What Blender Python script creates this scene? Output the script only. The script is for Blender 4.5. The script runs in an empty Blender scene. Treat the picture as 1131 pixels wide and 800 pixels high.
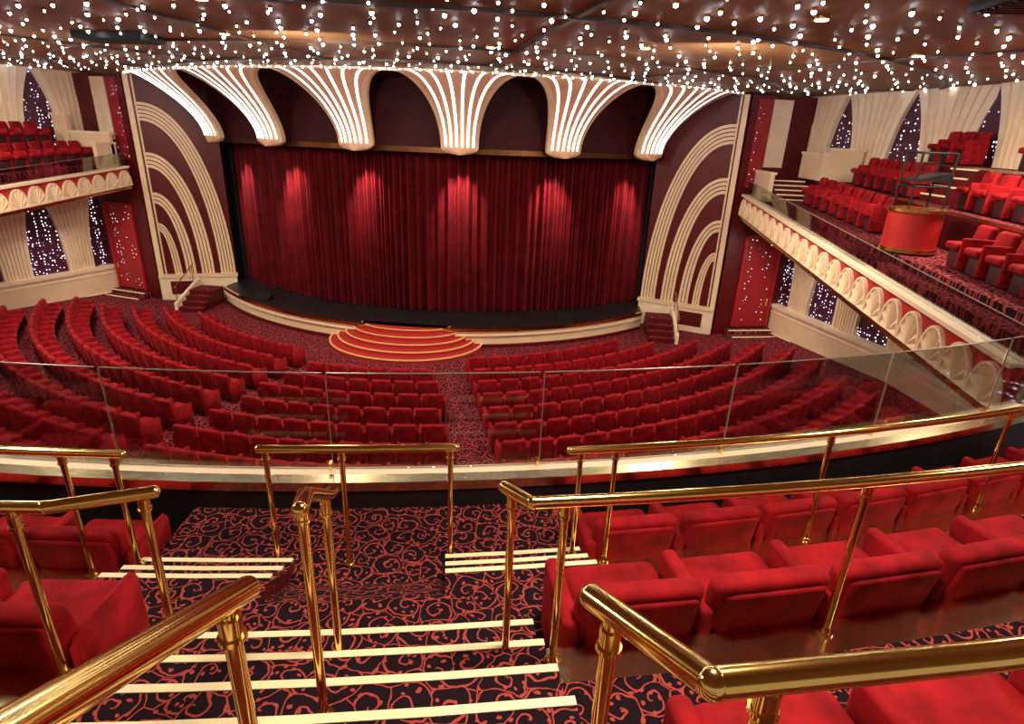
import bpy, bmesh, math, random
from mathutils import Matrix, Vector
random.seed(7)
rad=math.radians
scene=bpy.context.scene
scene.view_settings.view_transform='Standard'
scene.view_settings.look='None'

# ---------------------------------------------------------------- materials
def new_mat(name):
    m=bpy.data.materials.new(name);m.use_nodes=True
    nt=m.node_tree;b=nt.nodes['Principled BSDF']
    return m,nt,b
def N(nt,t,**k):
    n=nt.nodes.new(t)
    for a,v in k.items(): setattr(n,a,v)
    return n
def L(nt,a,b): nt.links.new(a,b)
def math_n(nt,op,a,b=None,c=None):
    n=N(nt,'ShaderNodeMath',operation=op)
    for i,x in enumerate((a,b,c)):
        if x is None: continue
        if isinstance(x,(int,float)): n.inputs[i].default_value=x
        else: L(nt,x,n.inputs[i])
    return n.outputs[0]
def simple(name,col,rough=.5,metal=0,var=.15,scale=3,sheen=0,emit=None,es=0,spec=None):
    m,nt,b=new_mat(name)
    geo=N(nt,'ShaderNodeNewGeometry')
    no=N(nt,'ShaderNodeTexNoise');no.inputs['Scale'].default_value=scale;no.inputs['Detail'].default_value=4
    L(nt,geo.outputs['Position'],no.inputs['Vector'])
    r=N(nt,'ShaderNodeValToRGB')
    r.color_ramp.elements[0].position=.3;r.color_ramp.elements[1].position=.7
    r.color_ramp.elements[0].color=[c*(1-var) for c in col]+[1]
    r.color_ramp.elements[1].color=[min(1,c*(1+var)) for c in col]+[1]
    L(nt,no.outputs['Fac'],r.inputs['Fac']);L(nt,r.outputs['Color'],b.inputs['Base Color'])
    b.inputs['Roughness'].default_value=rough;b.inputs['Metallic'].default_value=metal
    if spec is not None:b.inputs['Specular IOR Level'].default_value=spec
    if sheen:
        b.inputs['Sheen Weight'].default_value=sheen;b.inputs['Sheen Roughness'].default_value=.35
        b.inputs['Sheen Tint'].default_value=(min(1,col[0]*2),col[1]*2+.05,col[2]*2+.05,1)
    if emit:
        b.inputs['Emission Color'].default_value=(*emit,1);b.inputs['Emission Strength'].default_value=es
    return m
M={}
M['velvet']=simple('red_velvet',(.27,.0045,.009),.8,var=.4,scale=6,sheen=.2,spec=.15)
M['curtain']=simple('curtain_velvet',(.10,.002,.0045),.75,var=.3,scale=2,sheen=.12,spec=.15)
M['cream']=simple('cream_paint',(.84,.63,.40),.45,var=.05)
M['cream2']=simple('ivory_plaster',(.90,.73,.52),.5,var=.05)
M['tan']=simple('bracket_pink_plaster',(.74,.44,.28),.45,var=.06)
M['darkred']=simple('dark_red_lacquer',(.10,.004,.006),.4,var=.2,spec=.35)
M['deepred']=simple('deep_maroon_cove',(.040,.002,.004),.6,var=.2,spec=.2)
M['red']=simple('bright_red_paint',(.42,.015,.015),.4,var=.1)
M['brass']=simple('polished_brass',(.96,.67,.22),.14,1,var=.05,scale=8)
M['brassdull']=simple('brushed_brass_ledge',(.95,.76,.44),.20,1,var=.12,scale=14)
M['gold']=simple('gold_trim',(.70,.40,.13),.25,1,var=.1)
M['bronze']=simple('bronze_strip',(.14,.06,.025),.35,1,var=.2)
M['black']=simple('black_stage_lino',(.010,.010,.012),.45,var=.3)
M['blackcloth']=simple('black_drape',(.006,.005,.006),.9,var=.3)
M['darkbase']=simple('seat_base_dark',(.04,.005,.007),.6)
M['ceiling']=simple('bronze_ceiling',(.27,.14,.058),.6,0,var=.35,scale=.5,spec=.25)
M['seam']=simple('ceiling_seam',(.06,.025,.012),.4)
M['nosing']=simple('step_nosing_ivory',(.95,.82,.50),.4,var=.03,emit=(1,.85,.5),es=.08)  # ivory strip with a faint added glow; no lamp in it
M['neon']=simple('neon_tube_white',(1,.97,.93),.4,var=0,emit=(1,.94,.88),es=2.6)
M['bulb']=simple('ceiling_bulb',(1,1,1),.3,var=0,emit=(.80,.87,1),es=32)
M['downlight']=simple('downlight_lens',(1,1,1),.3,var=0,emit=(1,.8,.5),es=5)
M['bulb'].cycles.emission_sampling='NONE'
M['steprim']=simple('gold_step_rim',(.9,.58,.22),.3,.4,var=.05,emit=(1,.6,.2),es=.15)  # gold rim also emits slightly, brightness put into the material
M['stepred']=simple('red_step_carpet',(.42,.011,.011),.8,var=.2,scale=20)
M['blackmetal']=simple('black_metal',(.02,.02,.02),.4,.5)

def carpet(name,cell,base,vine,w=.16,rev=2.2,leafs=.2,ew=.035):
    m,nt,b=new_mat(name)
    geo=N(nt,'ShaderNodeNewGeometry')
    sc=N(nt,'ShaderNodeVectorMath',operation='SCALE');L(nt,geo.outputs['Position'],sc.inputs[0]);sc.inputs['Scale'].default_value=1/cell
    nz=N(nt,'ShaderNodeTexNoise');nz.inputs['Scale'].default_value=1.3;L(nt,sc.outputs[0],nz.inputs['Vector'])
    sub=N(nt,'ShaderNodeVectorMath',operation='SUBTRACT');L(nt,nz.outputs['Color'],sub.inputs[0]);sub.inputs[1].default_value=(.5,.5,.5)
    s2=N(nt,'ShaderNodeVectorMath',operation='SCALE');L(nt,sub.outputs[0],s2.inputs[0]);s2.inputs['Scale'].default_value=.5
    ad=N(nt,'ShaderNodeVectorMath',operation='ADD');L(nt,sc.outputs[0],ad.inputs[0]);L(nt,s2.outputs[0],ad.inputs[1])
    v=N(nt,'ShaderNodeTexVoronoi',voronoi_dimensions='2D');v.inputs['Scale'].default_value=1;v.inputs['Randomness'].default_value=.7
    L(nt,ad.outputs[0],v.inputs['Vector'])
    df=N(nt,'ShaderNodeVectorMath',operation='SUBTRACT');L(nt,ad.outputs[0],df.inputs[0]);L(nt,v.outputs['Position'],df.inputs[1])
    sp=N(nt,'ShaderNodeSeparateXYZ');L(nt,df.outputs[0],sp.inputs[0])
    x,y=sp.outputs[0],sp.outputs[1]
    r=math_n(nt,'SQRT',math_n(nt,'ADD',math_n(nt,'MULTIPLY',x,x),math_n(nt,'MULTIPLY',y,y)))
    an=math_n(nt,'DIVIDE',math_n(nt,'ARCTAN2',y,x),2*math.pi)
    cs=N(nt,'ShaderNodeSeparateColor');L(nt,v.outputs['Color'],cs.inputs[0])
    sg=math_n(nt,'SIGN',math_n(nt,'SUBTRACT',cs.outputs[0],.5))
    ph=math_n(nt,'ADD',math_n(nt,'MULTIPLY',r,rev),math_n(nt,'ADD',math_n(nt,'MULTIPLY',an,sg),cs.outputs[1]))
    fr=math_n(nt,'ABSOLUTE',math_n(nt,'SUBTRACT',math_n(nt,'FRACT',ph),.5))
    line=math_n(nt,'LESS_THAN',fr,w)
    v2=N(nt,'ShaderNodeTexVoronoi',voronoi_dimensions='2D');v2.inputs['Scale'].default_value=3.6;L(nt,ad.outputs[0],v2.inputs['Vector'])
    leaf=math_n(nt,'LESS_THAN',v2.outputs['Distance'],leafs)
    s3=N(nt,'ShaderNodeSeparateColor');L(nt,v2.outputs['Color'],s3.inputs[0])
    leaf=math_n(nt,'MULTIPLY',leaf,math_n(nt,'GREATER_THAN',s3.outputs[0],.55))
    v3=N(nt,'ShaderNodeTexVoronoi',voronoi_dimensions='2D',feature='DISTANCE_TO_EDGE');v3.inputs['Scale'].default_value=1;v3.inputs['Randomness'].default_value=.7
    L(nt,ad.outputs[0],v3.inputs['Vector'])
    edge=math_n(nt,'LESS_THAN',v3.outputs['Distance'],ew)
    fac=math_n(nt,'MAXIMUM',math_n(nt,'MAXIMUM',line,leaf),edge)
    mix=N(nt,'ShaderNodeMix',data_type='RGBA');L(nt,fac,mix.inputs['Factor'])
    mix.inputs['A'].default_value=(*base,1);mix.inputs['B'].default_value=(*vine,1)
    L(nt,mix.outputs['Result'],b.inputs['Base Color']);b.inputs['Roughness'].default_value=.95;b.inputs['Specular IOR Level'].default_value=.1
    return m
M['carpet']=carpet('scroll_carpet',.17,(.013,.006,.010),(.38,.06,.05),w=.068,rev=2.4,ew=.018,leafs=.21)
M['carpet2']=carpet('stalls_carpet',.30,(.022,.005,.008),(.34,.045,.055),w=.15,rev=3.0)

def starmat(name,base,scale,size,es,col=(.85,.88,1)):
    m,nt,b=new_mat(name)
    geo=N(nt,'ShaderNodeNewGeometry')
    v=N(nt,'ShaderNodeTexVoronoi');v.inputs['Scale'].default_value=scale;v.inputs['Randomness'].default_value=.55
    L(nt,geo.outputs['Position'],v.inputs['Vector'])
    f=math_n(nt,'LESS_THAN',v.outputs['Distance'],size)
    b.inputs['Base Color'].default_value=(*base,1);b.inputs['Roughness'].default_value=.5
    b.inputs['Emission Color'].default_value=(*col,1)
    L(nt,math_n(nt,'MULTIPLY',f,es),b.inputs['Emission Strength'])
    m.cycles.emission_sampling='NONE'
    return m
M['stars']=starmat('starlight_panel_purple',(.075,.006,.035),8.5,.23,2.0,(.88,.85,1))
M['starsred']=starmat('starlight_panel_red',(.34,.010,.016),6.5,.13,1.8)
def glassmat():
    m,nt,b=new_mat('clear_glass')
    out=nt.nodes['Material Output']
    tr=N(nt,'ShaderNodeBsdfTransparent');tr.inputs[0].default_value=(.93,.96,.95,1)
    gl=N(nt,'ShaderNodeBsdfGlossy');gl.inputs['Roughness'].default_value=.02
    fr=N(nt,'ShaderNodeFresnel');fr.inputs[0].default_value=1.45
    f2=math_n(nt,'MULTIPLY',fr.outputs[0],.6)
    mx=N(nt,'ShaderNodeMixShader');L(nt,f2,mx.inputs[0]);L(nt,tr.outputs[0],mx.inputs[1]);L(nt,gl.outputs[0],mx.inputs[2])
    L(nt,mx.outputs[0],out.inputs['Surface'])
    return m
M['glass']=glassmat()
M['glassedge']=simple('glass_edge_green',(.20,.19,.14),.3,var=.05)

# ---------------------------------------------------------------- mesh builder
class MB:
    def __init__(s): s.v=[];s.f=[];s.m=[];s.mats=[];s.sm=[]
    def mi(s,k):
        if k not in s.mats:s.mats.append(k)
        return s.mats.index(k)
    def add(s,vs,fs,k,smooth=False):
        o=len(s.v);s.v+= [tuple(p) for p in vs];i=s.mi(k)
        for f in fs: s.f.append(tuple(o+a for a in f));s.m.append(i);s.sm.append(smooth)
    def prism(s,poly,z0,z1,k,top=None):
        n=len(poly)
        zz0=z0 if isinstance(z0,(list,tuple)) else [z0]*n
        zz1=z1 if isinstance(z1,(list,tuple)) else [z1]*n
        vs=[(p[0],p[1],zz0[i]) for i,p in enumerate(poly)]+[(p[0],p[1],zz1[i]) for i,p in enumerate(poly)]
        s.add(vs,[tuple(range(n-1,-1,-1))]+[(i,(i+1)%n,n+(i+1)%n,n+i) for i in range(n)],k)
        s.add(vs[n:],[tuple(range(n))],top or k)
    def box(s,x0,x1,y0,y1,z0,z1,k,top=None): s.prism([(x0,y0),(x1,y0),(x1,y1),(x0,y1)],z0,z1,k,top)
    def strip(s,pa,pb,z0,z1,k,top=None):
        n=len(pa)
        za=z0 if isinstance(z0,list) else [z0]*n; zb=z1 if isinstance(z1,list) else [z1]*n
        vs=[]
        for i in range(n):
            vs+=[(*pa[i],za[i]),(*pb[i],za[i]),(*pb[i],zb[i]),(*pa[i],zb[i])]
        fs=[];ft=[]
        for i in range(n-1):
            a=4*i;b=4*(i+1)
            fs+=[(a,b,b+1,a+1),(a+1,b+1,b+2,a+2),(a+3,b+3,b,a)]
            ft+=[(a+2,b+2,b+3,a+3)]
        fs+=[(0,1,2,3),(4*n-1,4*n-2,4*n-3,4*n-4)]
        s.add(vs,fs,k);s.add(vs,ft,top or k)
    def ring(s,r0,r1,a0,a1,z0,z1,k,top=None,n=None,c=(0,26)):
        n=n or max(2,int(abs(a1-a0)/1.5)+1)
        A=[rad(a0+(a1-a0)*i/n) for i in range(n+1)]
        pa=[(c[0]+r0*math.sin(a),c[1]-r0*math.cos(a)) for a in A]
        pb=[(c[0]+r1*math.sin(a),c[1]-r1*math.cos(a)) for a in A]
        s.strip(pa,pb,z0,z1,k,top)
    def cyl(s,p,r,h,k,seg=14,r2=None):
        r2=r if r2 is None else r2
        vs=[(p[0]+r*math.cos(2*math.pi*i/seg),p[1]+r*math.sin(2*math.pi*i/seg),p[2]) for i in range(seg)]
        vs+=[(p[0]+r2*math.cos(2*math.pi*i/seg),p[1]+r2*math.sin(2*math.pi*i/seg),p[2]+h) for i in range(seg)]
        s.add(vs,[(i,(i+1)%seg,seg+(i+1)%seg,seg+i) for i in range(seg)],k,True)
        s.add(vs,[tuple(range(seg-1,-1,-1)),tuple(range(seg,2*seg))],k)
    def ball(s,p,r,k,seg=12,rings=8,sz=1):
        vs=[(p[0],p[1],p[2]+r*sz)]
        for j in range(1,rings):
            t=math.pi*j/rings
            for i in range(seg):
                a=2*math.pi*i/seg;vs.append((p[0]+r*math.sin(t)*math.cos(a),p[1]+r*math.sin(t)*math.sin(a),p[2]+r*sz*math.cos(t)))
        vs.append((p[0],p[1],p[2]-r*sz));e=len(vs)-1
        fs=[(0,1+i,1+(i+1)%seg) for i in range(seg)]
        for j in range(rings-2):
            for i in range(seg):
                a=1+j*seg+i;b=1+j*seg+(i+1)%seg;fs.append((a,a+seg,b+seg,b))
        o=1+(rings-2)*seg
        fs+=[(e,o+(i+1)%seg,o+i) for i in range(seg)]
        s.add(vs,fs,k,True)
    def tube(s,pts,r,k,seg=14):
        P=[Vector(p) for p in pts];n=len(P);vs=[]
        for i in range(n):
            t=(P[min(i+1,n-1)]-P[max(i-1,0)]).normalized()
            up=Vector((0,0,1)) if abs(t.z)<.95 else Vector((1,0,0))
            sd=t.cross(up).normalized();u=sd.cross(t)
            sc=1
            if 0<i<n-1:
                c=(P[i]-P[i-1]).normalized().dot(t);sc=1/max(c,.6)
            for j in range(seg):
                a=2*math.pi*j/seg;vs.append(P[i]+sd*math.cos(a)*r*sc+u*math.sin(a)*r)
        fs=[(i*seg+j,i*seg+(j+1)%seg,(i+1)*seg+(j+1)%seg,(i+1)*seg+j) for i in range(n-1) for j in range(seg)]
        s.add(vs,fs,k,True)
        s.ball(P[0],r*1.0,k,seg);s.ball(P[-1],r*1.0,k,seg)
    def obj(s,name,recalc=True):
        me=bpy.data.meshes.new(name);me.from_pydata(s.v,[],s.f)
        for k in s.mats: me.materials.append(M[k])
        me.polygons.foreach_set('material_index',s.m);me.polygons.foreach_set('use_smooth',s.sm)
        me.update()
        if recalc:
            bm=bmesh.new();bm.from_mesh(me);bmesh.ops.recalc_face_normals(bm,faces=bm.faces);bm.to_mesh(me);bm.free()
        o=bpy.data.objects.new(name,me);scene.collection.objects.link(o)
        return o
CY=26.0
def PA(r,a,z=0): return (r*math.sin(rad(a)),CY-r*math.cos(rad(a)),z)
def sx(side,a,b): return (min(side*a,side*b),max(side*a,side*b))

# ---------------------------------------------------------------- stalls floor and room shell
fl=MB()
rs=[0]+[11.5+i*1.0 for i in range(14)]
def fz(r): return max(0,(r-11.5)*.055)
segs=60
vs=[];fs=[]
for r in rs:
    for i in range(segs+1):
        a=-100+200*i/segs; vs.append(PA(max(r,.01),a,fz(r)))
for j in range(len(rs)-1):
    for i in range(segs):
        a=j*(segs+1)+i;fs.append((a,a+1,a+segs+2,a+segs+1))
fl.add(vs,fs,'carpet2')
fl.box(-20,20,0,32,-.3,-.02,'carpet2')
fl.obj('floor',recalc=False)

ZC=8.66
HC=(0,33.9);HR=14.0;HP=1.9   # header circle, radius, cove projection
ce=MB()
ce.box(-19,19,-6,27,ZC+.02,ZC+.2,'ceiling')
ce.ring(HR-1,HR+HP-.05,-48,48,ZC-.03,ZC+.03,'deepred',n=60,c=HC)
ce.ring(HR+HP-.02,HR+HP+.14,-44,44,ZC-.06,ZC+.03,'cream',n=60,c=HC)
ce.obj('ceiling')
tr=MB()
for r in (10.0,13.0,17.0):
    tr.ring(r,r+.10,-70,70,ZC-.04,ZC+.019,'seam',n=60)
for a in range(-60,61,24):
    p=PA(10.0,a+6);q=PA(22,a+6);d=Vector((q[0]-p[0],q[1]-p[1])).normalized();nn=Vector((-d.y,d.x))*.05
    tr.prism([(p[0]-nn.x,p[1]-nn.y),(q[0]-nn.x,q[1]-nn.y),(q[0]+nn.x,q[1]+nn.y),(p[0]+nn.x,p[1]+nn.y)],ZC-.03,ZC+.019,'seam')
tr.obj('trim_1')
bl=MB()
def bulb(x,y):
    bl.ball((x,y,ZC-.035),random.choice((.017,.021,.027,.034)),'bulb',6,4)
    bl.cyl((x,y,ZC-.02),.035,.05,'gold',6)
r=4.6;k=0
while r<21:
    n=int(r*rad(150)/.70)
    for i in range(n):
        a=-75+150*(i+.5*(k%2))/n+random.uniform(-.6,.6);rr=r+random.uniform(-.2,.2)
        x,y,_=PA(rr,a)
        if abs(x)>15.6 or y>21.5: continue
        if math.hypot(x,y-33.9)<HR+HP+.5 and abs(x)<12: continue
        bulb(x,y)
    r+=.60;k+=1
for i in range(84):
    a=rad(-43+86*(i+.5)/84)
    bulb((HR+HP+.32)*math.sin(a),33.9-(HR+HP+.32)*math.cos(a))
bl.obj('ceiling_star_lights',recalc=False)
cdl=MB()
for x,y in((3.6,13.0),(8.6,9.4),(-1.5,12.2),(6.6,12.5),(11.5,12.5),(0,9)):
    cdl.cyl((x,y,ZC-.03),.13,.04,'gold',18);cdl.cyl((x,y,ZC-.04),.09,.02,'downlight',18)
cdl.obj('ceiling_downlight_fittings')
for x,y in((-4.2,12.9),(10.6,7.9)):
    v=MB();v.box(x-.75,x+.75,y-.4,y+.4,ZC-.12,ZC+.01,'blackmetal')
    for i in range(6): v.box(x-.7,x+.7,y-.36+.12*i,y-.30+.12*i,ZC-.14,ZC-.12,'black')
    v.obj('ceiling_vent')

def fan(mb,c,t,nrm,z0,z1,w0,w1,rib=6,k='tan',rk='neon',thick=.2,p=2.0,arc=None,round_bottom=0,edge=None,ribw=.03,bulge=.0,proj=0):
    def W(s,o,z):
        u=max(0,(z-z0)/(z1-z0));o+=proj*u**1.7
        if arc:
            cx,cy,R,be=arc;a=be+s/R;return (cx+(R+o)*math.sin(a),cy-(R+o)*math.cos(a),z)
        q=c+t*s+nrm*o;return (q.x,q.y,z)
    nt=24;rows=[]
    if round_bottom:
        for j in range(6):
            u=j/6;rows.append((z0-round_bottom*math.cos(u*math.pi/2),w0/2*math.sin(u*math.pi/2)+.01))
    for j in range(nt+1):
        u=j/nt
        if p=='arch':
            u=math.sin(u*math.pi/2)
            h=w1/2-(w1-w0)/2*math.sqrt(max(0,1-u**2.0))**.9
        else: h=w0/2+(w1-w0)/2*u**p
        rows.append((z0+(z1-z0)*u,h))
    ns=10;vs=[];
    for z,h in rows:
        for i in range(ns+1):
            q=-1+2*i/ns
            vs.append(W(q*h,thick+bulge*(1-q*q),z))
    fs=[(j*(ns+1)+i,j*(ns+1)+i+1,(j+1)*(ns+1)+i+1,(j+1)*(ns+1)+i) for j in range(len(rows)-1) for i in range(ns)]
    mb.add(vs,fs,k,True)
    for sg in(-1,1):
        vs=[]
        for z,h in rows: vs+=[W(sg*h,-.05,z),W(sg*h,thick,z)]
        mb.add(vs,[(2*j,2*j+1,2*j+3,2*j+2) for j in range(len(rows)-1)],edge or k)
        if edge:
            vs=[]
            for z,h in rows:
                e_=min(.13,h*.6)
                vs+=[W(sg*h,thick+.02,z),W(sg*(h-e_),thick+.03+bulge*(1-((h-e_)/h)**2),z)]
            mb.add(vs,[(2*j,2*j+1,2*j+3,2*j+2) for j in range(len(rows)-1)],edge)
    st=6 if round_bottom else 0
    for i in range(rib):
        q=-1+2*(i+.5)/rib
        vs=[]
        for z,h in rows[st:]:
            hh=h if p!='arch' else min(h,w0/2+(w1-w0)/2*max(0,(z-z0)/(z1-z0))**1.5)
            qq=q*hh*.86
            o=thick+bulge*(1-(qq/h)**2)
            for dx,do in((-ribw,.0),(-ribw*.7,.03),(ribw*.7,.03),(ribw,.0)):
                vs.append(W(qq+dx,o+do,z))
        n=len(rows)-st
        mb.add(vs,[(4*j+a,4*j+a+1,4*j+a+5,4*j+a+4) for j in range(n-1) for a in range(3)],rk)

def walls(side):
    sname='right' if side>0 else 'left'
    path=[(13.7,23.6),(14.1,22.2),(15.8,17.5),(16.4,11),(16.4,-3)]
    path=[(side*x,y) for x,y in path]
    out=[(x+side*.3,y+.05) for x,y in path]
    w=MB();w.strip(path,out,0,ZC,'stars');w.obj('wall_'+sname)
    b=MB()
    def off(o): return [(x-side*o,y) for x,y in path]
    b.strip(off(.28),off(.005),0.005,1.15,'cream')
    b.strip(off(.34),off(.005),1.15,1.28,'cream2');b.strip(off(.34),off(.28),0.005,.18,'cream2')
    b.strip(off(.30),off(.28),.95,1.0,'cream2')
    b.obj('baseboard_'+sname)
    fc=MB()
    def fanrow(z0,z1,start,pitch,w0,w1,rb):
        pts=[Vector(p) for p in path];L_=[0]
        for i in range(1,len(pts)): L_.append(L_[-1]+(pts[i]-pts[i-1]).length)
        d=start
        while d<L_[-1]-1:
            i=max(j for j in range(len(L_)-1) if L_[j]<=d)
            t=(pts[i+1]-pts[i]).normalized();c=pts[i]+t*(d-L_[i])
            nrm=Vector((t.y,-t.x));
            if nrm.x*side>0:nrm=-nrm
            fan(fc,c,t,nrm,z0,z1,w0,w1,rib=rb,k='cream2',rk='cream',thick=.14,p=2.2)
            d+=pitch
    fanrow(1.28,4.7,1.9,2.25,.95,2.05,7)
    fanrow(6.3,ZC,.9,2.5,1.35,2.46,7)
    fc.obj('fan_column_frieze_'+sname)
walls(1);walls(-1)

# ---------------------------------------------------------------- stage
SL=(0,30.6);SR=11.8
st=MB()
def arcpts(c,R,x0,x1,n=48):
    a0=math.asin(x0/R);a1=math.asin(x1/R)
    return [(c[0]+R*math.sin(a0+(a1-a0)*i/n),c[1]-R*math.cos(a0+(a1-a0)*i/n)) for i in range(n+1)]
lip=arcpts(SL,SR,-8.6,8.6)
back=[(p[0],26.45) for p in lip]
st.strip(lip,back,0,.7,'cream','black')
l2=arcpts(SL,SR+.10,-8.6,8.6);st.strip(l2,lip,.60,.72,'brass')
l4=arcpts(SL,SR+.09,-8.6,8.6);st.strip(l4,lip,.44,.50,'cream2')
l3=arcpts(SL,SR+.06,-8.6,8.6);st.strip(l3,lip,0,.12,'darkred')
st.obj('stage')
sp=MB()
for k in range(5):
    hw=2.7-.28*k;dp=2.15-.36*k;z1=.14*(k+1)
    cy=19.15;n=36
    poly=[(hw*math.cos(math.pi+math.pi*i/n),cy+dp*math.sin(math.pi+math.pi*i/n)) for i in range(n+1)]
    sp.prism(poly,0,z1,'stepred')
    poly2=[(x*1.010,cy+(y-cy)*1.012) for x,y in poly]
    inn=[(x*.988,cy+(y-cy)*.984) for x,y in poly]
    sp.strip(poly2,inn,z1-.03,z1+.006,'steprim')
sp.obj('stage_steps')
# curtain
cu=MB();CC=(0,32.8);CR=11.9;n=1100;vs=[];zz=[.73,1.5,3,4.5,6,7.2]
A0=rad(-47);A1=rad(47)
ph=0;phs=[]
for i in range(n+1):
    a=A0+(A1-A0)*i/n
    ph+= (A1-A0)/n*CR*2*math.pi/(.29+.09*math.sin(a*9)+.06*math.sin(a*23+1));phs.append(ph)
for zi,z in enumerate(zz):
    amp=.16-.05*(zi/5)
    for i in range(n+1):
        a=A0+(A1-A0)*i/n
        rr=CR+amp*(math.sin(phs[i])+.45*math.sin(phs[i]*.5+zi*.15))+.02*math.sin(phs[i]*2)
        vs.append((CC[0]+rr*math.sin(a),CC[1]-rr*math.cos(a),z))
m1=n+1
cu.add(vs,[(j*m1+i,j*m1+i+1,(j+1)*m1+i+1,(j+1)*m1+i) for j in range(len(zz)-1) for i in range(n)],'curtain',True)
cu.obj('stage_curtain')
bk=MB();bk.box(-14,14,26.5,26.7,0,ZC,'blackcloth');bk.obj('wall_back')
for sg in(-1,1):
    d=MB();vs=[]
    for j,z in enumerate((.72,7.5)):
        for i in range(41):
            t=i/40;vs.append((sg*(8.5+1.2*t),24.2+.12*math.sin(t*40)+t*1.0,z))
    d.add(vs,[(i,i+1,42+i,41+i) for i in range(40)],'blackcloth',True)
    d.obj('stage_leg_drape')
for x,y in((-6.2,21.0),(5.6,20.7)):
    b=MB()
    b.prism([(x-.3,y-.2),(x+.3,y-.2),(x+.3,y+.2),(x-.3,y+.2)],.705,[.76,.76,.9,.9],'blackmetal')
    b.box(x-.26,x+.26,y+.14,y+.19,.86,.92,'black')
    b.obj('stage_monitor_speaker')
va=MB()
va.ring(HR-.52,HR-.32,-42,42,6.50,ZC-.04,'deepred',n=60,c=HC)
va.ring(HR-.33,HR-.27,-41,41,6.38,6.55,'bronze',n=60,c=HC)
va.obj('proscenium_valance')
for i in range(6):
    be=rad(-35.5+14.2*i)
    b=MB()
    fan(b,None,None,None,6.60,ZC-.04,1.22,3.46,rib=6,k='tan',rk='neon',thick=.10,p='arch',arc=(HC[0],HC[1],HR,be),round_bottom=.25,edge='cream',ribw=.038,bulge=.18,proj=HP)
    b.obj('proscenium_fan_bracket')
def splay(side):
    sn='right' if side>0 else 'left'
    o=Vector((side*11.35,22.4));i_=Vector((side*8.6,23.5));t=(i_-o);W_=t.length;t.normalize()
    nrm=Vector((t.y,-t.x))
    if nrm.y>0:nrm=-nrm
    def slabf(b,o,t,nrm):
        def Q(s,off,z): q=o+t*s+nrm*off;return (q.x,q.y,z)
        def slab(s0,s1,z0,z1,o0,o1,k):
            vs=[Q(s0,o0,z0),Q(s1,o0,z0),Q(s1,o0,z1),Q(s0,o0,z1),Q(s0,o1,z0),Q(s1,o1,z0),Q(s1,o1,z1),Q(s0,o1,z1)]
            b.add(vs,[(0,1,2,3),(7,6,5,4),(0,4,5,1),(1,5,6,2),(2,6,7,3),(3,7,4,0)],k)
        return Q,slab
    b=MB();Q,slab=slabf(b,o,t,nrm);ZT=ZC-.04
    slab(0,W_,0,ZT,-.3,0,'darkred')
    slab(0,W_,0,.95,0,.16,'cream2');slab(0,W_+.05,.95,1.08,0,.22,'cream')
    slab(.4,1.3,.25,.8,.16,.18,'darkred')
    slab(0,.18,1.08,ZT,0,.12,'cream');slab(.24,.30,1.08,ZT,0,.06,'cream')
    ZB=1.08
    def band(a,bz,wd,nrib):
        for q in range(nrib):
            f0=q*wd/nrib;f1=f0+wd/nrib*.74
            vs=[];n=28
            for j in range(n+1):
                th=math.pi/2*j/n
                for f in(f0,f1):
                    s=.30+(a-.30-f)*math.cos(th)**.9;z=ZB+(bz-f*1.15)*math.sin(th)
                    vs+=[Q(s,.0,z),Q(s,.07,z)]
            for j in range(n):
                k=4*j
                b.add([vs[k+1],vs[k+3],vs[k+7],vs[k+5],vs[k],vs[k+2],vs[k+6],vs[k+4]],[(0,1,2,3),(0,4,7,3),(1,2,6,5)],'cream')
    band(W_-.03,6.6,.60,5);band(2.12,4.8,.52,4);band(1.42,3.3,.40,3);band(.88,2.1,.30,3)
    b.obj('proscenium_panel_'+sn)
    q0=Vector((side*11.42,22.33));q1=Vector((side*13.85,22.9))
    tt=(q1-q0).normalized();n2=Vector((tt.y,-tt.x))
    if n2.y>0:n2=-n2
    e=MB();R,sl=slabf(e,q0,tt,n2)
    sl(0,2.5,0,ZT,-.2,0,'darkred');sl(.25,.75,5.6,8.5,0,.04,'starsred');sl(.8,1.5,6.3,8.5,0,.05,'cream2');e.obj('wall_proscenium_'+sn)
    e=MB();R,sl=slabf(e,q0,tt,n2)
    sl(.75,2.05,.36,3.8,.005,.06,'starsred');sl(.65,.75,.36,3.9,.005,.1,'red');sl(2.05,2.15,.36,3.9,.005,.1,'red');sl(.65,2.15,3.8,3.9,.005,.1,'red')
    sl(1.9,1.96,1.2,1.5,.06,.12,'brass')
    e.obj('door_%d'%(2 if side>0 else 1))
    e=MB();R,sl=slabf(e,q0,tt,n2)
    for k in range(2): sl(.4,2.2,0 if k==0 else .16,.16*(k+1),.11,.75-.33*k,'carpet2');sl(.4,2.2,.16*(k+1)-.03,.16*(k+1)+.005,.75-.33*k-.03,.75-.33*k+.01,'nosing')
    e.obj('door_steps')
splay(1);splay(-1)
for sg in(-1,1):
    h=MB()
    a,b_=sx(sg,8.75,9.7)
    for k in range(4): h.box(a,b_,20.9+.28*k,22.6,.17*k,.17*(k+1),'darkred','carpet2')
    a2,b2=sx(sg,9.7,9.82)
    h.prism([(a2,20.85),(b2,20.85),(b2,22.55),(a2,22.55)],0,[.35,.35,1.0,1.0],'cream2')
    x=sg*9.76
    h.tube([(x,20.95,.95),(x,22.3,1.62)],.022,'brass',8);h.cyl((x,21.0,.35),.016,.62,'brass',8);h.cyl((x,22.2,.9),.016,.68,'brass',8)
    h.obj('stage_side_steps')

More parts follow.
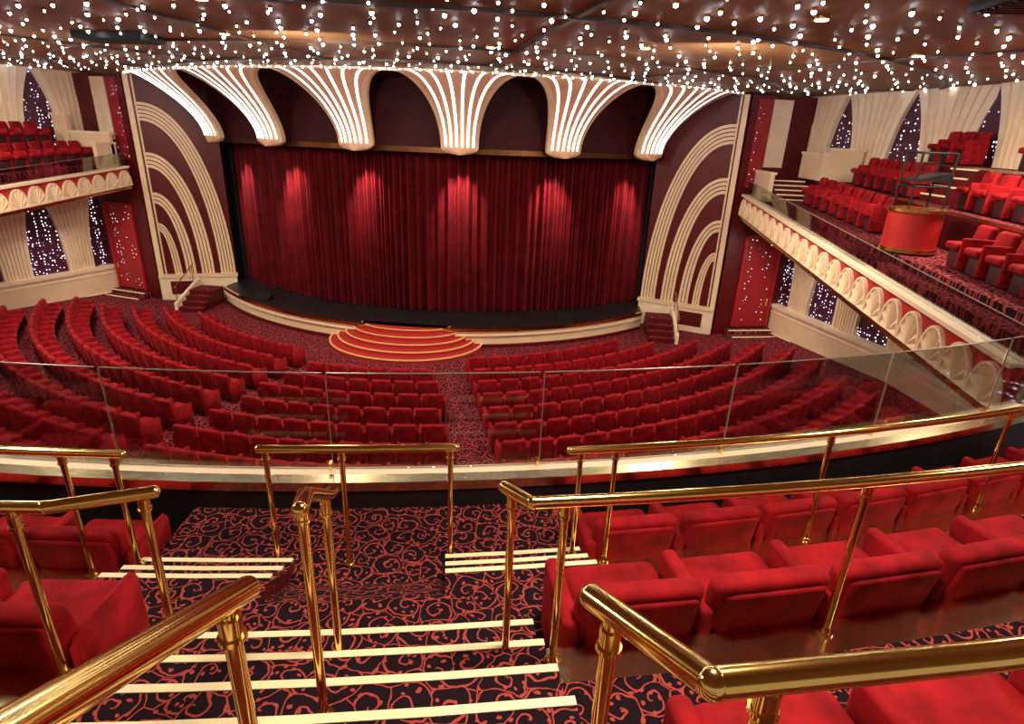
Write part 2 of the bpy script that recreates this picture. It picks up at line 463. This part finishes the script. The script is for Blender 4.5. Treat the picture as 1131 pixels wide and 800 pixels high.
# ---------------------------------------------------------------- seats
def seat_tpl(seg,H=.82,sxx=1.0,wide=.245,panel=False):
    bm=bmesh.new()
    def rb(x0,x1,y0,y1,z0,z1,bev,mat,fn=None):
        before=set(bm.verts)
        vs=bmesh.ops.create_cube(bm,size=1)['verts']
        for v in vs: v.co=Vector(((x0+x1)/2+v.co.x*(x1-x0),(y0+y1)/2+v.co.y*(y1-y0),(z0+z1)/2+v.co.z*(z1-z0)))
        es=list({e for v in vs for e in v.link_edges})
        bmesh.ops.bevel(bm,geom=es,offset=bev,segments=seg,affect='EDGES',profile=.5)
        nv=[v for v in bm.verts if v not in before]
        if fn:
            for v in nv: fn(v)
        snv=set(nv)
        for f in bm.faces:
            if all(v in snv for v in f.verts): f.material_index=mat
    def fb(v):
        x=v.co.x
        if v.co.z>H-.2: v.co.z-=.05*(x/.25)**2*min(1,(v.co.z-(H-.2))/.2)
        v.co.y-=.16*(v.co.z-.1)
        v.co.y+=.03*(x/.25)**2
    rb(-wide,wide,-.05,.085,.10,H,.055,0,fb)
    if panel:   # padded rear shell panel with a piped outline
        rb(-wide+.035,wide-.035,-.072,.0,.16,H-.07,.03,0,fb)
    rb(-.225,.225,.05,.47,.36,.49,.05,0)
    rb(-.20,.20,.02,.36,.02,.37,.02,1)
    rb(-.31,-.24,-.10,.42,.03,.60,.03,0)
    bm.verts.index_update()
    V=[Vector((v.co.x*sxx,v.co.y,v.co.z)) for v in bm.verts];F=[[v.index for v in f.verts] for f in bm.faces];Mi=[f.material_index for f in bm.faces]
    bm.free()
    return V,F,Mi,sxx
T_lo=seat_tpl(2,.84,1.08)
T_sb=seat_tpl(2,.84,1.0)
T_hi=seat_tpl(4,.82,1.30,.262,True)
def arm_tpl(seg):
    bm=bmesh.new();vs=bmesh.ops.create_cube(bm,size=1)['verts']
    for v in vs: v.co=Vector((-.275+v.co.x*.07,.16+v.co.y*.52,.315+v.co.z*.57))
    bmesh.ops.bevel(bm,geom=bm.edges[:],offset=.03,segments=seg,affect='EDGES')
    bm.verts.index_update();V=[v.co.copy() for v in bm.verts];F=[[v.index for v in f.verts] for f in bm.faces];bm.free()
    return V,F,[0]*len(F),1
A_t=arm_tpl(3)
def put(mb,tpl,p,fwd,dx=0):
    V,F,Mi,_=tpl;f=Vector((fwd[0],fwd[1],0)).normalized();rt=Vector((f.y,-f.x,0));o=Vector(p)
    vs=[o+rt*(v.x+dx)+f*v.y+Vector((0,0,v.z)) for v in V]
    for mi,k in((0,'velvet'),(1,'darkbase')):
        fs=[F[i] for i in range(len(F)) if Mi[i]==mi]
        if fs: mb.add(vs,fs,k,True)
def arc_row(name,r,a0,a1,z,tpl,pitch=.56,cond=None,anchor=None):
    n=int(rad(a1-a0)*r/pitch);
    if n<1:return
    mb=MB();mid=(a0+a1)/2;da=math.degrees(pitch/r);cnt=0;last=None
    if anchor=='l': mid=a0+da*n/2
    if anchor=='r': mid=a1-da*n/2
    for i in range(n):
        a=mid+(i-(n-1)/2)*da;p=PA(r,a,z)
        if cond and not cond(p[0],p[1]):
            continue
        fw=(-math.sin(rad(a)),math.cos(rad(a)))
        put(mb,tpl,p,fw);last=(p,fw);cnt+=1
    if last: put(mb,A_t,last[0],last[1],dx=.275+.275*tpl[3])
    if cnt: mb.obj(name,recalc=False)
cond=lambda x,y: y<18.9 and abs(x)<13.7-(max(0,y-15)*.15) and y>3.5
asn=lambda x,r: math.degrees(math.asin(x/r))
for k in range(10):
    r=10.3+.93*k
    z=fz(r);q=r-11.2
    if k>=1:
        arc_row('theater_seat_row',r,-asn(1.95+.16*q,r),asn(2.1+.27*q,r),z,T_lo,.61,cond)
    am=62
    arc_row('theater_seat_row',r,asn(2.95+.28*q,r),am,z,T_lo,.61,cond,'l');arc_row('theater_seat_row',r,-am,-asn(2.8+.16*q,r),z,T_lo,.61,cond,'r')

# ---------------------------------------------------------------- main balcony
bo=MB()
AL,AR=7.6,12.7
Z0=3.0
bo.ring(22.2,22.95,6.0,14.1,Z0,3.93,'darkred','carpet')
for a0,a1 in((-31,6.0),(14.1,31)):
    bo.ring(22.2,23.0,a0,a1,Z0,3.48,'darkred','carpet',n=24)
    bo.ring(23.0,23.4,a0,a1,Z0,3.95,'brassdull','brassdull',n=24)
bo.ring(22.95,23.12,8.7,11.5,Z0,3.93,'darkred','carpet')
for a0,a1 in((6.0,8.7),(11.5,14.1)):
    for r0,r1,z in((22.95,23.15,4.02),(23.15,23.35,4.12),(23.35,24.0,4.23)):
        bo.ring(r0,r1,a0,a1,Z0,z,'darkred','carpet');bo.ring(r0-.005,r0+.035,a0,a1,z-.03,z+.004,'nosing')
A=[rad(8.7+2.8*i/4) for i in range(5)]
vs=[];
for a in A:
    for r_,z in((23.12,3.93),(23.6,4.23),(24.0,4.23)):
        vs.append((r_*math.sin(a),CY-r_*math.cos(a),z))
bo.add(vs,[(3*i+j,3*i+j+1,3*i+j+4,3*i+j+3) for i in range(4) for j in range(2)],'carpet')
for a0,a1 in((-31,AL),(AR,31)):
    bo.ring(23.4,24.35,a0 if a0<0 else 14.1,a1 if a1>20 else 6.0,Z0,4.10,'darkred','carpet',n=24)
    bo.ring(24.0,24.35,a0 if a0>0 else 6.0,14.1 if a0>0 else a1,Z0,4.235,'darkred','carpet')
    bo.ring(24.35,24.62,a0,a1,Z0,4.56,'brassdull','brassdull',n=30)
    bo.ring(24.62,25.8,a0,a1,Z0,4.64,'darkred','carpet',n=30)
    bo.ring(25.8,26.05,a0,a1,Z0,5.2,'brassdull','brassdull',n=30)
    bo.ring(26.05,27.3,a0,a1,Z0,5.35,'darkred','carpet',n=30)
rr=24.0;z=4.40
while rr<27.2:
    bo.ring(rr,rr+.3,AL,AR,Z0,z,'darkred','carpet');bo.ring(rr-.005,rr+.035,AL,AR,z-.03,z+.004,'nosing')
    rr+=.3;z+=.167
bo.obj('balcony_floor')
pp=MB()
pp.ring(22.12,22.19,-30,30,3.4,4.14,'black',n=50)
pp.ring(21.94,22.12,-30,30,4.14,4.185,'cream2',n=50)
pp.ring(22.08,22.21,-30,30,4.11,4.195,'brassdull',n=50)
pp.ring(21.94,22.12,-30,30,3.2,4.14,'cream',n=50)
pp.obj('balcony_parapet')
gs=MB()
a=-29.5
while a<29:
    gs.ring(21.98,21.992,a+.05,a+4.75,4.20,5.11,'glass',n=6)
    gs.ring(21.979,21.993,a+.05,a+4.75,5.11,5.117,'glassedge',n=6)
    gs.ring(21.95,22.01,a-.05,a+.02,4.19,4.26,'brass',n=2)
    gs.ring(21.978,21.994,a+.03,a+.045,4.21,5.1,'glassedge',n=1)
    a+=4.8
gs.obj('glass_balustrade')

def near_row(r,a0,a1,z,an): arc_row('balcony_seat_row',r,a0,a1,z,T_hi,.73,None,an)
near_row(22.90,14.3,30.5,3.49,'l');near_row(22.90,-29,5.8,3.49,'r')
near_row(24.25,13.0,30.5,4.11,'l');near_row(24.25,-29,7.4,4.11,'r')
near_row(25.60,13.3,27,4.65,'l');near_row(25.60,-25,7.1,4.65,'r')

def post(mb,x,y,zf,zt):
    mb.cyl((x,y,zf),.019,zt-zf,'brass',14)
    mb.cyl((x,y,zf),.042,.014,'brass',18);mb.cyl((x,y,zf+.014),.028,.03,'brass',16,.021)
    mb.cyl((x,y,zt-.075),.024,.05,'brass',14);mb.cyl((x,y,zt-.085),.029,.012,'brass',14)
def rail(r,zt,a0,a1,stub,posts,name='brass_handrail'):
    mb=MB();R_=.029
    n=max(2,int(abs(a1-a0)/1.2));pts=[PA(r,a0+(a1-a0)*i/n,zt) for i in range(n+1)]
    if stub:
        mb.tube([stub,pts[0]],R_,'brass',16);mb.ball(pts[0],R_*1.06,'brass',20,14)
    mb.tube(pts,R_,'brass',16)
    for p in posts:
        x,y,zf=p[:3];post(mb,x,y,zf,p[3] if len(p)>3 else zt)
    mb.obj(name)
def pz(r,a,z,zt=None): 
    q=PA(r,a,z);return q if zt is None else (*q,zt)
rail(23.03,4.94,13.7,31,None,[pz(23.03,a,3.95 if a>14.1 else 4.02) for a in(13.9,14.55,19.0,23.8,28.5)])
rail(23.03,4.94,6.2,-25,None,[pz(23.03,a,3.95 if a<6 else 4.02) for a in(6.05,5.2,.5,-4.2,-8.9,-13.6)])
rail(22.90,4.92,8.3,11.7,None,[pz(22.90,a,3.93) for a in(8.4,9.7,11.6)],'brass_guard_rail')
rail(24.43,5.51,12.4,31,(5.11,2.26,5.50),[(5.15,2.22,4.23,5.5)]+[pz(24.43,a,4.56) for a in(12.75,16.3,20.5,25)] )
rail(24.38,5.49,7.62,-25,(3.58,2.02,5.48),[(3.54,2.0,4.40,5.48)]+[pz(24.40,a,4.56) for a in(7.35,3,-1.5,-6,-10)])
rail(25.84,6.115,12.55,31,(5.42,1.04,6.04),[(5.46,.97,5.0,6.05)]+[pz(25.84,a,5.2) for a in(12.8,17,21,26)])
rail(25.9,6.15,6.9,-20,None,[pz(25.9,a,5.2) for a in(6.7,2,-3)])
def crail(pts,posts):
    mb=MB();mb.tube(pts,.029,'brass',16)
    for q in posts: post(mb,*q)
    mb.obj('aisle_handrail')
crail([(4.50,1.53,5.83),(4.44,1.70,5.77),(4.31,2.16,5.44),(4.30,2.24,5.41)],[(4.46,1.62,4.74,5.8),(4.32,2.11,4.40,5.46)])
crail([(4.66,.95,6.05),(4.73,.41,6.36),(4.80,-.25,6.73)],[(4.68,.85,5.05,6.10),(4.79,-.2,5.6,6.70)])

# ---------------------------------------------------------------- side balconies
def sidebal(side):
    nm='right' if side>0 else 'left'
    S=lambda x:side*x
    n0=(11.35,7.7);n1=(11.6,22.1)
    def F(u): return (S(n0[0]+(n1[0]-n0[0])*u),n0[1]+(n1[1]-n0[1])*u)
    def FZ(u): return 4.40+(5.33-4.40)*u
    L_=14.5
    b=MB()
    n=20
    U=[i/n for i in range(n+1)]
    pa=[F(u) for u in U];po=[(p[0]+S(.16),p[1]) for p in pa]
    b.strip(pa,po,[FZ(u)-.74 for u in U],[FZ(u) for u in U],'red')
    pi=[(p[0]-S(.07),p[1]) for p in pa];pq=[(p[0]+S(.22),p[1]) for p in pa]
    b.strip(pi,pq,[FZ(u)-.02 for u in U],[FZ(u)+.05 for u in U],'cream2')
    pj=[(p[0]-S(.05),p[1]) for p in pa]
    b.strip(pj,pa,[FZ(u)-.78 for u in U],[FZ(u)-.71 for u in U],'gold')
    ns=21
    for i in range(ns):
        uc=(i+.5)/ns;hw=.31;zc=FZ(uc)-.67;h=.55
        def W(s,z,o): 
            u=uc+s/L_;p=F(u);return (p[0]-S(o),p[1],z+ (FZ(u)-FZ(uc)))
        m=15;vs=[W(0,zc,.06)]
        for j in range(m):
            th=math.pi*j/(m-1);vs.append(W(hw*math.cos(th),zc+h*math.sin(th),.02 if j%2 else .07))
        b.add(vs,[(0,j,j+1) for j in range(1,m)],'cream')
        vs=[]
        for j in range(m):
            th=math.pi*j/(m-1)
            vs+=[W(hw*math.cos(th),zc+h*math.sin(th),0),W(hw*math.cos(th),zc+h*math.sin(th),.07),W((hw+.035)*math.cos(th),zc+(h+.04)*math.sin(th),.07),W((hw+.035)*math.cos(th),zc+(h+.04)*math.sin(th),0)]
        b.add(vs,[(4*j+q,4*j+q+1,4*j+q+5,4*j+q+4) for j in range(m-1) for q in range(3)],'cream2')
    b.obj('side_balcony_fascia_'+nm)
    g=MB()
    pa2=[(p[0]+S(.08),p[1]) for p in pa];pb2=[(p[0]+S(.095),p[1]) for p in pa]
    g.strip(pa2,pb2,[FZ(u)+.06 for u in U],[FZ(u)+.50 for u in U],'glass')
    g.strip(pa2,pb2,[FZ(u)+.50 for u in U],[FZ(u)+.515 for u in U],'glassedge')
    g.obj('side_glass_balustrade')
    def zt(i,y):
        t=min(1,max(0,(y-8)/12))
        return (4.62+.68*t, 4.80+.62*t, 5.68+.34*t, 6.62+.15*t)[i]
    f=MB()
    def bx(mb,x0,x1,y0,y1,z0,z1,k,top=None):
        a,b_=sx(side,x0,x1);mb.box(a,b_,y0,y1,z0,z1,k,top)
    def terr(i,x0,x1,ya,yb,k='darkred'):
        ys=[ya,8,20,yb] if ya<8 and yb>20 else [ya,8,yb]
        if ya>=7.7: ys=[ya,yb]
        f.strip([(S(x0),y) for y in ys],[(S(x1),y) for y in ys],[zt(0,y)-.5 for y in ys],[zt(i,y) for y in ys],k,'carpet2')
    terr(0,11.72,12.1,7.7,21.9,'carpet2')
    terr(1,12.1,13.45,4,19.9 if side>0 else 21.95,'carpet2');terr(2,13.45,14.7 if side>0 else 14.2,4,22.05)
    terr(3,14.7,15.65,2,18.2);bx(f,15.65,16.2,2,14,4.4,6.62,'darkred','carpet2')
    if side<0: bx(f,14.2,14.7,4,20.2,4.4,6.0,'darkred','carpet2')
    for x,i in((13.45,2),(14.7,3)):
        ys=[4,8,18.2];f.strip([(S(x-.02),y) for y in ys],[(S(x+.05),y) for y in ys],[zt(i,y)-.05 for y in ys],[zt(i,y)+.012 for y in ys],'brassdull')
    for x0,zb,nst in(((12.75,zt(1,15),4),(14.0,zt(2,15),4)) if side<0 else ((14.0,zt(2,15),4),)):
        for k in range(nst):
            xx=x0+.175*k
            bx(f,xx,x0+.70,14.7,15.7,zb+.2*k,zb+.2*(k+1),'darkred','carpet2')
            bx(f,xx-.01,xx+.035,14.7,15.7,zb+.2*(k+1)-.03,zb+.2*(k+1)+.006,'nosing')
    f.obj('side_balcony_floor_'+nm)
    s=MB()
    if side>0:
        for k in range(5):
            y0=20.0+.28*k
            bx(s,12.12,13.25,y0,21.9,5.3+.13*k,5.3+.13*(k+1),'darkred','carpet2')
            bx(s,12.12,13.25,y0-.01,y0+.05,5.3+.13*(k+1)-.03,5.3+.13*(k+1)+.006,'nosing')
        s.obj('side_balcony_steps')
        s=MB()
        bx(s,13.30,13.44,20.2,22.0,6.03,6.8,'cream');bx(s,13.26,13.48,20.15,22.0,6.8,6.88,'cream2')
        bx(s,13.44,14.5,20.2,20.34,6.03,6.95,'cream');bx(s,13.44,14.55,20.15,20.4,6.95,7.03,'cream2')
        bx(s,13.50,14.4,20.4,21.9,6.03,6.6,'red','stepred')
        bx(s,11.85,12.0,20.4,22.0,5.3,6.15,'cream');bx(s,11.82,12.04,20.35,22.0,6.15,6.22,'cream2')
    else:
        bx(s,11.85,12.0,21.0,22.0,5.3,6.15,'cream');bx(s,11.82,12.04,20.95,22.0,6.15,6.22,'cream2')
        bx(s,11.85,13.4,21.75,21.9,5.43,6.5,'cream');bx(s,11.8,13.45,21.7,21.95,6.5,6.58,'cream2')
        bx(s,13.45,14.0,21.75,21.9,6.03,7.1,'cream');bx(s,13.4,14.05,21.7,21.95,7.1,7.18,'cream2')
    s.obj('box_partition_wall_'+nm)
    def srow(x,i,y0,y1,gap=None):
        mb=MB();y=y0
        while y<y1:
            if not(gap and gap[0]<y<gap[1]): put(mb,T_sb,(S(x),y,zt(i,y)+.003),(-side,.12))
            y+=.58
        mb.obj('side_balcony_seat_row',recalc=False)
    srow(12.95,1,6.3,19.6 if side>0 else 21.4,(12.0,14.5) if side>0 else (14.5,15.9))
    srow(14.0 if side<0 else 14.25,2,6.3,19.6 if side>0 else 21.3,(14.4,16.0))
    srow(15.45,3,6.0,17.9,(14.4,16.0))
sidebal(1);sidebal(-1)
d=MB()
dc=(12.5,12.95,5.07)
d.cyl(dc,.50,.80,'red',32);d.cyl((dc[0],dc[1],5.87),.55,.06,'gold',32);d.cyl(dc,.53,.08,'gold',32)
d.obj('lighting_console_drum')
s=MB()
cx,cy,zb=13.02,13.9,5.12
x0,x1,y0,y1=cx-.35,cx+.35,cy-.3,cy+.3
for xx,yy in((x0,y0),(x1,y0),(x0,y1),(x1,y1)): s.cyl((xx,yy,zb),.024,1.9,'blackmetal',8)
for z in(zb+.5,zb+1.2,zb+1.88):
    s.tube([(x0,y0,z),(x1,y0,z)],.022,'blackmetal',8);s.tube([(x0,y1,z),(x1,y1,z)],.022,'blackmetal',8)
    s.tube([(x0,y0,z),(x0,y1,z)],.022,'blackmetal',8);s.tube([(x1,y0,z),(x1,y1,z)],.022,'blackmetal',8)
s.prism([(x0,y0),(x1,y0),(x1,y1),(x0,y1)],zb+1.30,[zb+1.33,zb+1.5,zb+1.5,zb+1.33],'blackmetal')
s.obj('follow_spot_stand')

# ---------------------------------------------------------------- lights
def area(name,loc,size,en,col=(1,.82,.62),rot=(0,0,0)):
    l=bpy.data.lights.new(name,'AREA');l.shape='DISK';l.size=size;l.energy=en;l.color=col
    o=bpy.data.objects.new(name,l);o.location=loc;o.rotation_euler=rot;scene.collection.objects.link(o)
    return o
for x,y,e in((-8,13,400),(0,13,330),(8,14,400),(-13,15,300),(13.5,12,280),(-1,3,220),(6,2.5,210),(11,4,190)):
    area('ceiling_downlight',(x,y,8.5),.8,e)
for x in(-8,0,8): area('added_bracket_fill_light',(x,11.5,8.1),.6,170,(1,.86,.72),(rad(58),0,rad(-x*.8)))  # unseen fill lamps, added to brighten the fan brackets and proscenium
def spot(loc,tgt,en,ang,col=(1,.78,.70),bl=.9):
    l=bpy.data.lights.new('curtain_spotlight','SPOT');l.energy=en;l.spot_size=rad(ang);l.spot_blend=bl;l.color=col;l.shadow_soft_size=.05
    o=bpy.data.objects.new('curtain_spotlight',l);o.location=loc
    o.rotation_euler=(Vector(tgt)-Vector(loc)).to_track_quat('-Z','Y').to_euler();scene.collection.objects.link(o)
for i in range(6):
    be=rad(-35.5+14.2*i)
    p=(14.1*math.sin(be),33.9-14.1*math.cos(be));q=(12.9*math.sin(be),33.9-12.9*math.cos(be))
    spot((p[0],p[1],6.28),(q[0],q[1],4.5),1250,56)
for sg in(-1,1):
    for y in(20,14): area('wall_washer',(sg*13.2,y,3.5),.8,60,(1,.88,.74),(0,rad(25*sg),0))
w=bpy.data.worlds.new('World');scene.world=w;w.use_nodes=True
w.node_tree.nodes['Background'].inputs[0].default_value=(1,.80,.62,1);w.node_tree.nodes['Background'].inputs[1].default_value=.38

# ---------------------------------------------------------------- camera
cd=bpy.data.cameras.new('camera');cd.sensor_width=36;cd.lens=640/1131*36;cd.clip_start=.05
co=bpy.data.objects.new('camera',cd);scene.collection.objects.link(co)
R=(Matrix.Rotation(rad(4.5),3,'Z')@Matrix.Rotation(rad(90-21.3),3,'X')@Matrix.Rotation(rad(2.3),3,'Z'))
co.matrix_world=Matrix.Translation((5.3,0,7.0))@R.to_4x4()
scene.camera=co
